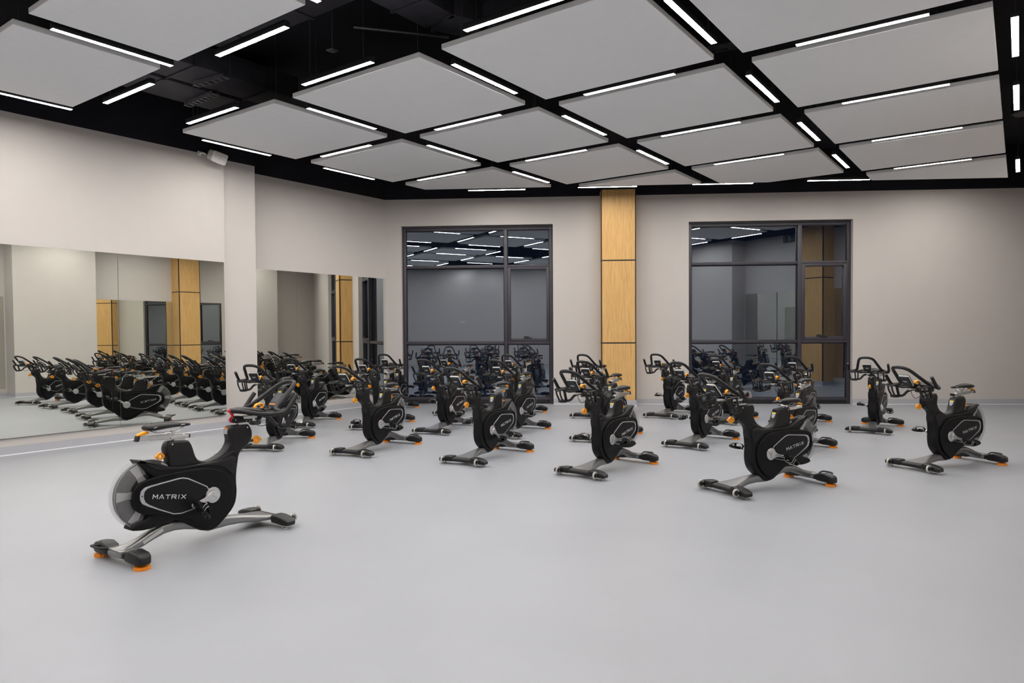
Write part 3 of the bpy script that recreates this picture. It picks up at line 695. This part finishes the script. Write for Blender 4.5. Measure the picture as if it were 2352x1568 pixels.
        for q in quads:
            vs = []
            for y in (.0815, .0832):
                for p_ in q: w_ = a0 + du * p_.x + dv * p_.y; vs.append((w_.x, sgn * y, w_.y))
            m.add(vs, [(0, 1, 2, 3), (7, 6, 5, 4), (0, 4, 5, 1), (1, 5, 6, 2), (2, 6, 7, 3), (3, 7, 4, 0)])
        m.build('lettering', M_logo, c, smooth_=False)
    # --- flywheel and guard
    fc = (-.462, .440)
    m = MB(); m.cyl((fc[0], -.014, fc[1]), (fc[0], .014, fc[1]), .236, 64)
    for r in (.228, .205, .182): 
        for sgn in (-1, 1): m.ring((fc[0], sgn * .014, fc[1]), r, .003, 'y', 48, 6)
    fw = m.build('flywheel', M_fly, root)
    m = MB()
    for k in range(6):
        a = math.radians(117 + 60 * k); ca, sa = math.cos(a), math.sin(a)
        for sgn in (-1, 1):
            pts = [(.10, -.030), (.15, -.022), (.226, -.034), (.226, .034), (.15, .022), (.10, .030)]
            m.slab([(fc[0] + u * ca - v_ * sa, fc[1] + u * sa + v_ * ca) for u, v_ in pts], sgn * .013, sgn * .019, .001, 1)
    m.build('spokes', M_spoke, fw)
    m = MB(); N = 26; A0, A1 = math.radians(104), math.radians(250); vs = []
    prof_ = [(.150, .044), (.225, .044), (.243, .036), (.248, .018), (.248, -.018), (.243, -.036), (.225, -.044), (.150, -.044)]
    for i in range(N + 1):
        a = A0 + (A1 - A0) * i / N
        for r, y in prof_: vs.append((fc[0] + r * math.cos(a), y, fc[1] + r * math.sin(a)))
    k8 = len(prof_); m.add(vs, [(i * k8 + k, i * k8 + k + 1, (i + 1) * k8 + k + 1, (i + 1) * k8 + k) for i in range(N) for k in range(k8 - 1)])
    for sgn in (-1, 1): m.ring((fc[0], sgn * .036, fc[1]), .2475, .003, 'y', 40, 6, A0, A1)
    m.build('flywheel_guard', M_guard, root)
    # --- cranks and pedals
    CR = Vector((-.012, 0, .349))
    for sgn, a in ((-1, math.radians(191)), (1, math.radians(11))):
        m = MB(); ca, sa = math.cos(a), math.sin(a); R_ = Matrix.Rotation(-a, 4, 'Y')
        m.slab([(.060 * math.cos(2 * PI * k / 36), .060 * math.sin(2 * PI * k / 36)) for k in range(36)], sgn * .078, sgn * .092, .006, 2)
        arm = [(.0, .034), (.045, .026), (.075, .0155), (.12, .0135), (.165, .0165), (.180, .014), (.187, .0), (.180, -.014), (.165, -.0165), (.12, -.0135), (.075, -.0155), (.045, -.026), (.0, -.034)]
        m.slab(arm, sgn * .090, sgn * .106, .004, 2, M=R_)
        m.cyl((0, sgn * .10, 0), (0, sgn * .110, 0), .011, 14)
        for b_ in (-1, 1): m.slab([(-.045, b_ * .018), (.02, b_ * .027), (.02, b_ * .018), (-.035, b_ * .008)], sgn * .0915, sgn * .0935, .0008, 1, M=R_)
        cr = m.build('crank', M_crank, root, loc=CR)
        c = Vector((.172 * ca, sgn * .106, .172 * sa))
        p_ = MB(); p_.cyl((0, 0, 0), (0, sgn * .030, 0), .008, 10)
        y0 = sgn * .066
        for dx in (-.040, .040): p_.box((dx, y0, 0), (.016, .088, .022), b=.003)
        for dy in (-.040, .0, .040): p_.box((0, y0 + dy, 0), (.085, .012, .020), b=.003)
        for i in range(5):
            for dx in (-.044, .044): p_.box((dx, y0 - .036 + i * .018, .011), (.006, .006, .008))
        po = p_.build('pedal', M_lock, cr, loc=c)
        b_ = MB()  # toe cage, open towards the heel
        def ribbon(path, w, axis, t=.002):
            P = smooth([Vector(q) for q in path], 3); vs = []; ax = Vector(axis)
            for i, q in enumerate(P):
                T_ = (P[min(i + 1, len(P) - 1)] - P[max(i - 1, 0)]).normalized(); nn = T_.cross(ax).normalized() * t
                for s1, s2 in ((-1, -1), (1, -1), (1, 1), (-1, 1)): vs.append(q + ax * w / 2 * s1 + nn * s2)
            n_ = len(P); b_.add(vs, [(i * 4 + k, i * 4 + (k + 1) % 4, (i + 1) * 4 + (k + 1) % 4, (i + 1) * 4 + k) for i in range(n_ - 1) for k in range(4)] + [(0, 1, 2, 3), tuple((n_ - 1) * 4 + k for k in (3, 2, 1, 0))])
        ribbon([(.02, y0, -.010), (.07, y0, -.008), (.106, y0, .0), (.116, y0, .016), (.100, y0, .034), (.06, y0, .044), (.02, y0, .048)], .034, (0, 1, 0))
        ribbon([(.01, y0 - .048, -.004), (.0, y0 - .052, .020), (.01, y0 - .038, .042), (.015, y0, .050), (.01, y0 + .038, .042), (.0, y0 + .052, .020), (.01, y0 + .048, -.004)], .024, (1, 0, 0))
        for s_ in (-1, 1): ribbon([(.035, y0 + s_ * .045, .0), (.08, y0 + s_ * .046, .010), (.108, y0 + s_ * .028, .012), (.116, y0, .014)], .018, (0, 0, 1))
        b_.build('toe_cage', M_lock, cr, loc=c)
        b_ = MB()
        for dx in (-.0135, .0135):
            b_.tube([(.01 + dx, y0 - .050, -.002), (.0 + dx, y0 - .0535, .020), (.01 + dx, y0 - .0395, .0435), (.015 + dx, y0, .0515), (.01 + dx, y0 + .0395, .0435), (.0 + dx, y0 + .0535, .020), (.01 + dx, y0 + .050, -.002)], .0022, 5, sub=3)
        b_.build('strap_edge', M_strap, cr, loc=c)
    # --- seat
    m = MB(); m.slab([(-.278, .62), (-.274, .808), (-.188, .802), (-.184, .62)], -.022, .022, .004, 1); m.build('seat_post', M_post, root)
    m = MB(); m.slab([(-.536, .821), (-.526, .8495), (-.205, .832), (-.200, .808), (-.30, .812), (-.31, .803), (-.44, .811), (-.45, .816)], -.021, .021, .003, 1)
    m.slab([(-.30, .800), (-.30, .822), (-.158, .8215), (-.163, .797)], -.027, .027, .003, 1)
    for k in range(14): m.box((-.49 + k * .016, -.0215, .8335 - k * .00085), (.0018, .001, .008))
    so = m.build('seat_slider', M_post, root)
    m = MB(); m.slab([(-.546, .815), (-.534, .8535), (-.517, .852), (-.527, .815)], -.024, .024, .004, 1); m.build('end_cap', M_rubber, so)
    m = MB(); m.slab([(-.172, .797), (-.168, .824), (-.146, .823), (-.150, .796)], -.026, .026, .004, 1)
    m.build('end_cap', M_rubber, so)
    m = MB(); m.slab(sm2([(-.532, .853), (-.526, .866), (-.505, .872), (-.480, .880), (-.456, .876), (-.452, .866), (-.475, .858), (-.505, .853)], 2), -.019, .019, .005, 2); m.build('slider_lever', M_orange, root)
    m = MB()
    S_ = [(-.476, .030, .910, .892), (-.472, .050, .916, .884), (-.455, .066, .923, .880), (-.42, .073, .929, .879), (-.38, .070, .930, .881), (-.34, .057, .927, .883), (-.30, .042, .922, .884), (-.26, .031, .917, .884), (-.22, .0245, .913, .884), (-.18, .0215, .910, .883), (-.152, .019, .906, .884), (-.140, .013, .902, .886), (-.136, .006, .898, .890)]
    m.loft([((x, 0, (a + b) / 2), w, (a - b) / 2, (0, 1, 0), (0, 0, 1)) for x, w, a, b in S_], n=20, e=2.7)
    sd = m.build('saddle', M_bar, root, ang=50)
    m = MB(); m.tube([(-.43, 0, .9285), (-.37, 0, .9292), (-.30, 0, .9222), (-.22, 0, .9135)], .0035, 6, sub=2, sy=2.2); m.build('centre_groove', M_lock, sd)
    m = MB()
    for sgn in (-1, 1):
        m.box((-.205, sgn * .0235, .900), (.030, .0015, .005), M=None)
        m.tube([(-.455, sgn * .058, .893), (-.445, sgn * .068, .903), (-.425, sgn * .072, .910)], .0015, 5)
    m.build('saddle_print', M_logo, sd)
    m = MB()
    for sgn in (-1, 1): m.tube([(-.440, sgn * .036, .884), (-.40, sgn * .028, .864), (-.35, sgn * .021, .852), (-.25, sgn * .020, .853), (-.21, sgn * .014, .866), (-.185, sgn * .007, .886)], .0038, 6, sub=2)
    m.cyl((-.285, -.030, .852), (-.285, .030, .852), .013, 12); m.box((-.285, 0, .842), (.05, .036, .022), b=.003); m.build('saddle_rail', M_post, root)
    dia = [(-.046, .0), (-.030, .012), (-.012, .030), (.010, .034), (.030, .020), (.044, .0), (.030, -.020), (.006, -.032), (-.014, -.026), (-.030, -.010)]
    def knob(name, x, z, sc, flip):
        m = MB(); P = sm2([(x + flip * a * sc, z + b * sc) for a, b in dia], 2)
        # ring plate: outer outline with a hole
        n = len(P); hole = [(x + flip * .004 + .0125 * math.cos(math.atan2(b - z, a - x - flip * .004)), z + .0125 * math.sin(math.atan2(b - z, a - x - flip * .004))) for a, b in P]
        vs = [(a, -.011, b) for a, b in P] + [(a, .011, b) for a, b in P] + [(a, -.011, b) for a, b in hole] + [(a, .011, b) for a, b in hole]; fs = []
        for i in range(n):
            j = (i + 1) % n; fs += [(i, j, n + j, n + i), (2 * n + i, 2 * n + j, 3 * n + j, 3 * n + i), (i, j, 2 * n + j, 2 * n + i), (n + i, n + j, 3 * n + j, 3 * n + i)]
        m.add(vs, fs); return m.build(name, M_orange, root)
    knob('seat_knob', -.372, .686, .80, 1)
    knob('handlebar_knob', .436, .702, .98, -1)
    m = MB(); m.cyl((.36, 0, .70), (.40, 0, .702), .012, 10); m.cyl((-.30, 0, .683), (-.35, 0, .686), .010, 10); m.build('knob_spindle', M_rubber, root)
    # warning labels
    m = MB(); a, b = Vector((-.1485, .742)), Vector((-.1265, .682)); d = (b - a).normalized(); n_ = Vector((-d.y, d.x)); 
    def plate(m, p0, p1, hw0, hw1, nrm, o0, o1):
        vs = [(p0.x + nrm.x * o, s * hw0, p0.y + nrm.y * o) for o in (o0, o1) for s in (-1, 1)] + [(p1.x + nrm.x * o, s * hw1, p1.y + nrm.y * o) for o in (o0, o1) for s in (-1, 1)]
        m.add(vs, [(0, 1, 3, 2), (4, 6, 7, 5), (0, 2, 6, 4), (1, 5, 7, 3), (2, 3, 7, 6), (0, 4, 5, 1)])
    plate(m, a + d * .014, a + d * .040, .021, .020, n_, -.004, .0045); plate(m, a + d * .040, a + d * .060, .020, .009, n_, -.004, .0045); wl = m.build('warning_label', M_lab, root, smooth_=False)
    m = MB(); plate(m, a, a + d * .013, .022, .022, n_, -.004, .005); m.build('yellow_band', M_yellow, wl, smooth_=False)
    m = MB(); a, b = Vector((.1635, .832)), Vector((.158, .775)); d = (b - a).normalized(); n_ = Vector((d.y, -d.x))
    plate(m, a + d * .012, a + d * .05, .022, .020, n_, -.004, .0062); wl = m.build('head_label', M_lab, root, smooth_=False)
    m = MB(); plate(m, a, a + d * .011, .022, .022, n_, -.004, .0068); m.build('orange_band', M_laborange, wl, smooth_=False)
    # --- handlebar post and slider
    m = MB(); m.slab([(.262, .78), (.255, .868), (.345, .862), (.352, .78)], -.022, .022, .004, 1); m.build('handlebar_post', M_post, root)
    m = MB(); m.slab(sm2([(.203, .882), (.206, .898), (.218, .910), (.24, .914), (.285, .911), (.300, .906), (.305, .886), (.375, .880), (.378, .858), (.30, .858), (.235, .859), (.212, .866)], 1), -.028, .028, .005, 2)
    hs = m.build('slider_housing', M_con, root)
    m = MB()
    for x, z in ((.228, .885), (.325, .870), (.355, .868)):
        for sgn in (-1, 1): m.cyl((x, sgn * .027, z), (x, sgn * .0295, z), .004, 8)
    m.build('housing_screw', M_post, hs)
    m = MB(); m.slab([(.295, .878), (.292, .908), (.39, .906), (.60, .915), (.60, .895), (.39, .880)], -.023, .023, .003, 1); m.box((.42, 0, .925), (.14, .05, .018), b=.003); m.build('handlebar_slider', M_post, root)
    m = MB(); m.slab([(.36, .91), (.345, .955), (.50, .955), (.47, .87), (.44, .86), (.42, .90)], -.024, .024, .006, 1); m.build('bar_clamp', M_con, root)
    # --- handlebar
    m = MB(); h = [(.619, .272, 1.055), (.600, .272, 1.033), (.575, .272, 1.003), (.540, .271, .960), (.512, .263, .937), (.460, .245, .926), (.385, .200, .925), (.315, .135, .937), (.255, .065, .952), (.215, .018, .958)]
    full = h + [(x, -y, z) for x, y, z in h[::-1]]; m.tube(full, .0180, 12, sub=3, round_ends=False)
    lp = [(.508, .258, .937), (.488, .222, .942), (.486, .190, .950), (.500, .168, .964), (.535, .155, .987), (.59, .140, 1.025), (.65, .122, 1.068), (.72, .100, 1.117), (.765, .068, 1.143), (.785, .025, 1.152)]
    m.tube(lp + [(x, -y, z) for x, y, z in lp[::-1]], .0185, 12, sub=3)
    m.loft([((x, 0, z), w, t, (0, 1, 0), (0, 0, 1)) for x, w, t, z in ((.198, .018, .012, .958), (.215, .030, .018, .958), (.25, .048, .021, .958), (.29, .070, .024, .957), (.335, .098, .024, .954), (.375, .122, .021, .948), (.405, .128, .017, .944), (.425, .112, .012, .942), (.436, .085, .007, .941))], n=24, e=2.4)
    m.build('handlebar', M_bar, root, ang=60)
    m = MB(); m.tube([(.420, 0, .962), (.432, 0, .982), (.458, 0, .992), (.484, 0, .990), (.497, 0, .974), (.488, 0, .956), (.470, 0, .940)], [.007, .0085, .009, .009, .009, .008, .007], 8, sub=3, sy=2.0); m.build('handlebar_lever', M_orange, root)
    m = MB(); m.tube([(.222, 0, .895), (.222, 0, .915), (.212, 0, .936), (.200, 0, .952), (.188, 0, .962)], [.010, .011, .012, .013, .013], 10, sub=2)
    for y in (-.010, .010): m.ring((.222, y, .886), .022, .0035, 'y', 20, 6)
    m.build('brake_lever', M_red, root)
    # --- console
    M = Matrix.Translation((.638, 0, 1.005)) @ Matrix.Rotation(math.radians(44), 4, 'Y')   # local z up the panel, x out of its back
    c = MB(); pts = [(-.048, -.072), (-.060, .060), (-.052, .072), (.052, .072), (.060, .060), (.048, -.072)]
    def pan(m_, k, x0, x1, b_): # outline in local y,z extruded along x
        N_ = len(pts); vs = [(x, a_ * k, z_ * k) for x in (x0, x1) for a_, z_ in pts]
        m_.add(vs, [tuple(range(N_))[::-1], tuple(range(N_, 2 * N_))] + [(i, (i + 1) % N_, N_ + (i + 1) % N_, N_ + i) for i in range(N_)], M)
    pan(c, 1.0, -.002, .010, 0); co = c.build('console', M_conrim, root, smooth_=False)
    c = MB(); pan(c, .94, .008, .026, 0); pan(c, .97, -.012, -.001, 0); c.build('console_shell', M_con, co, smooth_=False)
    c = MB(); c.box((-.0125, 0, .012), (.002, .088, .085), M=M); c.build('screen', M_screen, co, smooth_=False)
    c = MB(); c.box((-.0135, 0, -.050), (.002, .075, .012), M=M); c.build('console_band', M_laborange, co, smooth_=False)
    c = MB(); c.box((.0268, 0, .010), (.0012, .052, .0075), M=M); c.box((.0268, 0, -.004), (.0012, .034, .003), M=M); c.build('console_print', M_logo, co, smooth_=False)
    c = MB(); c.tube([(.50, 0, .935), (.56, 0, .930), (.60, 0, .95)], .014, 8, sub=2); c.tube([(.56, 0, .935), (.575, 0, .915)], .012, 8); c.build('console_mount', M_con, co)
    m = MB(); m.tube([(.585, .01, .940), (.595, .02, .895), (.58, .028, .84), (.54, .03, .805), (.48, .03, .81), (.42, .028, .845), (.37, .02, .85)], .0032, 6, sub=4); m.build('sensor_cable', M_rubber, root)
    # --- bottle cages
    for sgn in (-1, 1):
        m = MB(); cx, cy, cz = .612, sgn * .192, .930; bx, bz = cx - .050, cz - .122
        ring = []
        for k in range(11):
            a = math.radians(-155 + k * 310 / 10); ring.append((cx + .052 * math.cos(a), cy + .056 * math.sin(a), cz + .016 * math.sin(a) ** 2))
        m.tube(ring, .0085, 8, sub=2)
        m.loft([((bx, cy, bz + z), w, w * 1.08, (1, 0, 0), (0, 1, 0)) for z, w in ((-.012, .030), (-.006, .044), (.006, .048), (.016, .046), (.018, .038), (.010, .034))], n=20, e=2.2)
        for a in (30, 100, 170, -95):
            a = math.radians(a); m.tube([(cx + .052 * math.cos(a), cy + .056 * math.sin(a), cz + .008), (cx - .012 + .055 * math.cos(a), cy + .058 * math.sin(a), cz - .045), (bx + .044 * math.cos(a), cy + .048 * math.sin(a), bz + .012)], .0092, 8, sub=2)
        m.tube([(cx - .035, cy - sgn * .035, cz + .004), (cx - .05, cy - sgn * .08, cz - .012), (.53, sgn * .07, .922), (.50, sgn * .015, .918)], .012, 8, sub=3)
        m.tube([(bx - .02, cy - sgn * .03, bz + .005), (bx - .03, cy - sgn * .08, bz + .02), (.51, sgn * .075, .875), (.48, sgn * .02, .898)], .0145, 8, sub=3)
        m.build('bottle_cage', M_rubber, root)
    return root

def children(o): return [c for c in bpy.data.objects if c.parent == o]
proto = make_bike()
KIDS = [(c, children(c)) for c in children(proto)]
def copy_bike():
    r = proto.copy(); C.objects.link(r)
    for c, gs in KIDS:
        d = c.copy(); C.objects.link(d); d.parent = r
        for g in gs:
            e = g.copy(); C.objects.link(e); e.parent = d
    return r
def pose(r, seat=0.0, bar=0.0, crank=0.0, ped=(0.0, 0.0)):
    for c in children(r):
        n = c.name.split('.')[0]
        if seat and n in SEAT: c.location.z += seat
        if bar and n in ('handlebar', 'handlebar_lever', 'brake_lever', 'console', 'bottle_cage', 'slider_housing', 'handlebar_slider', 'handlebar_post', 'bar_clamp', 'sensor_cable'): c.location.z += bar
        if n == 'crank':
            c.rotation_euler = (0, -crank, 0)
            pd = ped[0] if children(c)[0].location.y > 0 else ped[1]
            for g in children(c):
                if g.name.split('.')[0] in ('pedal', 'toe_cage', 'strap_edge'): g.rotation_euler = (0, crank + pd, 0)
proto.location = (2.934, 5.010, 0); proto.rotation_euler = (0, 0, math.radians(2))
tag(proto, 'lone black exercise bike in the left foreground, apart from the rows, facing right', 'exercise bike', 'exercise bikes')
pose(proto, crank=math.radians(4), ped=(0, math.radians(62)))
R3 = math.radians
# crank angle: rotation of the whole crank set; 180 turns the left arm to the rear
BK = [(5.98, 8.45, 211, 'exercise bike beside the painted pier, half hidden by the lone foreground bike', 0, 205),
      (6.46, 6.96, 192, 'front row exercise bike, second from the mirror wall', -.05, 178),
      (6.83, 5.37, 186, 'front row exercise bike, middle of the five', 0, 205),
      (7.00, 3.79, 177, 'front row exercise bike, fourth from the mirror wall', 0, 176),
      (7.07, 2.06, 153, 'largest exercise bike on the right side, last of the front row', -.05, 182),
      (9.36, 0.71, 151, 'exercise bike farthest right in view, before the bare wall', 0, 185),
      (7.70, 9.93, 208, 'middle row exercise bike nearest the recessed mirror', 0, 203),
      (8.19, 8.66, 201, 'middle row exercise bike, second from the mirror, saddle on a long silver post', .06, 180),
      (8.43, 7.44, 195, 'middle row exercise bike, third from the mirror, before the first window', 0, 205),
      (8.75, 6.29, 191, 'middle row exercise bike, fourth from the mirror, before the first window mullion', 0, 180),
      (9.10, 4.92, 184, 'middle row exercise bike, fifth from the mirror, saddle before the oak column', 0, 170),
      (9.37, 3.59, 178, 'middle row exercise bike, sixth from the mirror, right of the oak column', 0, 175),
      (9.40, 2.37, 171, 'middle row exercise bike, seventh from the mirror, before the second window', 0, 185),
      (12.19, 1.84, 179, 'exercise bike seen head on just right of the second window', 0, 183),
      (9.91, 10.09, 209, 'back row exercise bike nearest the mirror, left of the first window', 0, 180),
      (10.39, 8.80, 194, 'back row exercise bike, second from the mirror, before the first window', 0, 190),
      (10.68, 7.56, 196, 'back row exercise bike, third from the mirror, saddle raised highest of all', .12, 180),
      (11.44, 6.39, 191, 'back row exercise bike before the beige wall left of the oak column', 0, 180),
      (12.20, 5.25, 184, 'back row exercise bike before the beige wall right of the oak column', 0, 178),
      (12.02, 4.09, 181, 'back row exercise bike before the left half of the second window', 0, 185),
      (12.13, 2.90, 180, 'back row exercise bike before the right half of the second window', 0, 178)]
for x, y, a, lb, seat, cr in BK:
    b = copy_bike(); b.location = (x, y, 0); b.rotation_euler = (0, 0, R3(a)); b['label'] = lb; pose(b, seat=seat, crank=R3(cr), ped=(R3(random.choice((150, 155, 165, 160, 25))), R3(random.choice((0, -8, 5, 12)))))
    for c in children(b):
        if c.name.split('.')[0] == 'console' : pass

# ------------------------------------------------------------------ night outside, camera, view
w = bpy.data.worlds.new('night'); bpy.context.scene.world = w; w.use_nodes = True
w.node_tree.nodes['Background'].inputs[0].default_value = (.010, .014, .028, 1); w.node_tree.nodes['Background'].inputs[1].default_value = .08
cd = bpy.data.cameras.new('camera'); cam = bpy.data.objects.new('camera', cd); C.objects.link(cam)
r_ = Vector((0.58787712, -0.80892682, -0.00615541)); u_ = Vector((0.02173996, 0.00819194, 0.9997301)); f_ = Vector((0.80865806, 0.58785227, -0.02240189))
Mx = Matrix(((r_.x, u_.x, -f_.x, 0), (r_.y, u_.y, -f_.y, 0), (r_.z, u_.z, -f_.z, CAMZ), (0, 0, 0, 1))); cam.matrix_world = Mx
cd.sensor_width = 36; cd.lens = 36 * 1608.85 / 2352; cd.shift_y = 13.95 / 2352; cd.clip_start = .05; cd.clip_end = 200
sc = bpy.context.scene; sc.camera = cam
sc.view_settings.view_transform = 'Standard'; sc.view_settings.look = 'None'; sc.view_settings.gamma = 1; sc.view_settings.use_curve_mapping = False
sc.view_settings.exposure = 2.5
cy = sc.cycles; cy.max_bounces = 9; cy.diffuse_bounces = 5; cy.glossy_bounces = 6; cy.transparent_max_bounces = 12; cy.caustics_reflective = False; cy.caustics_refractive = False
cy.use_denoising = True; cy.sample_clamp_indirect = 6
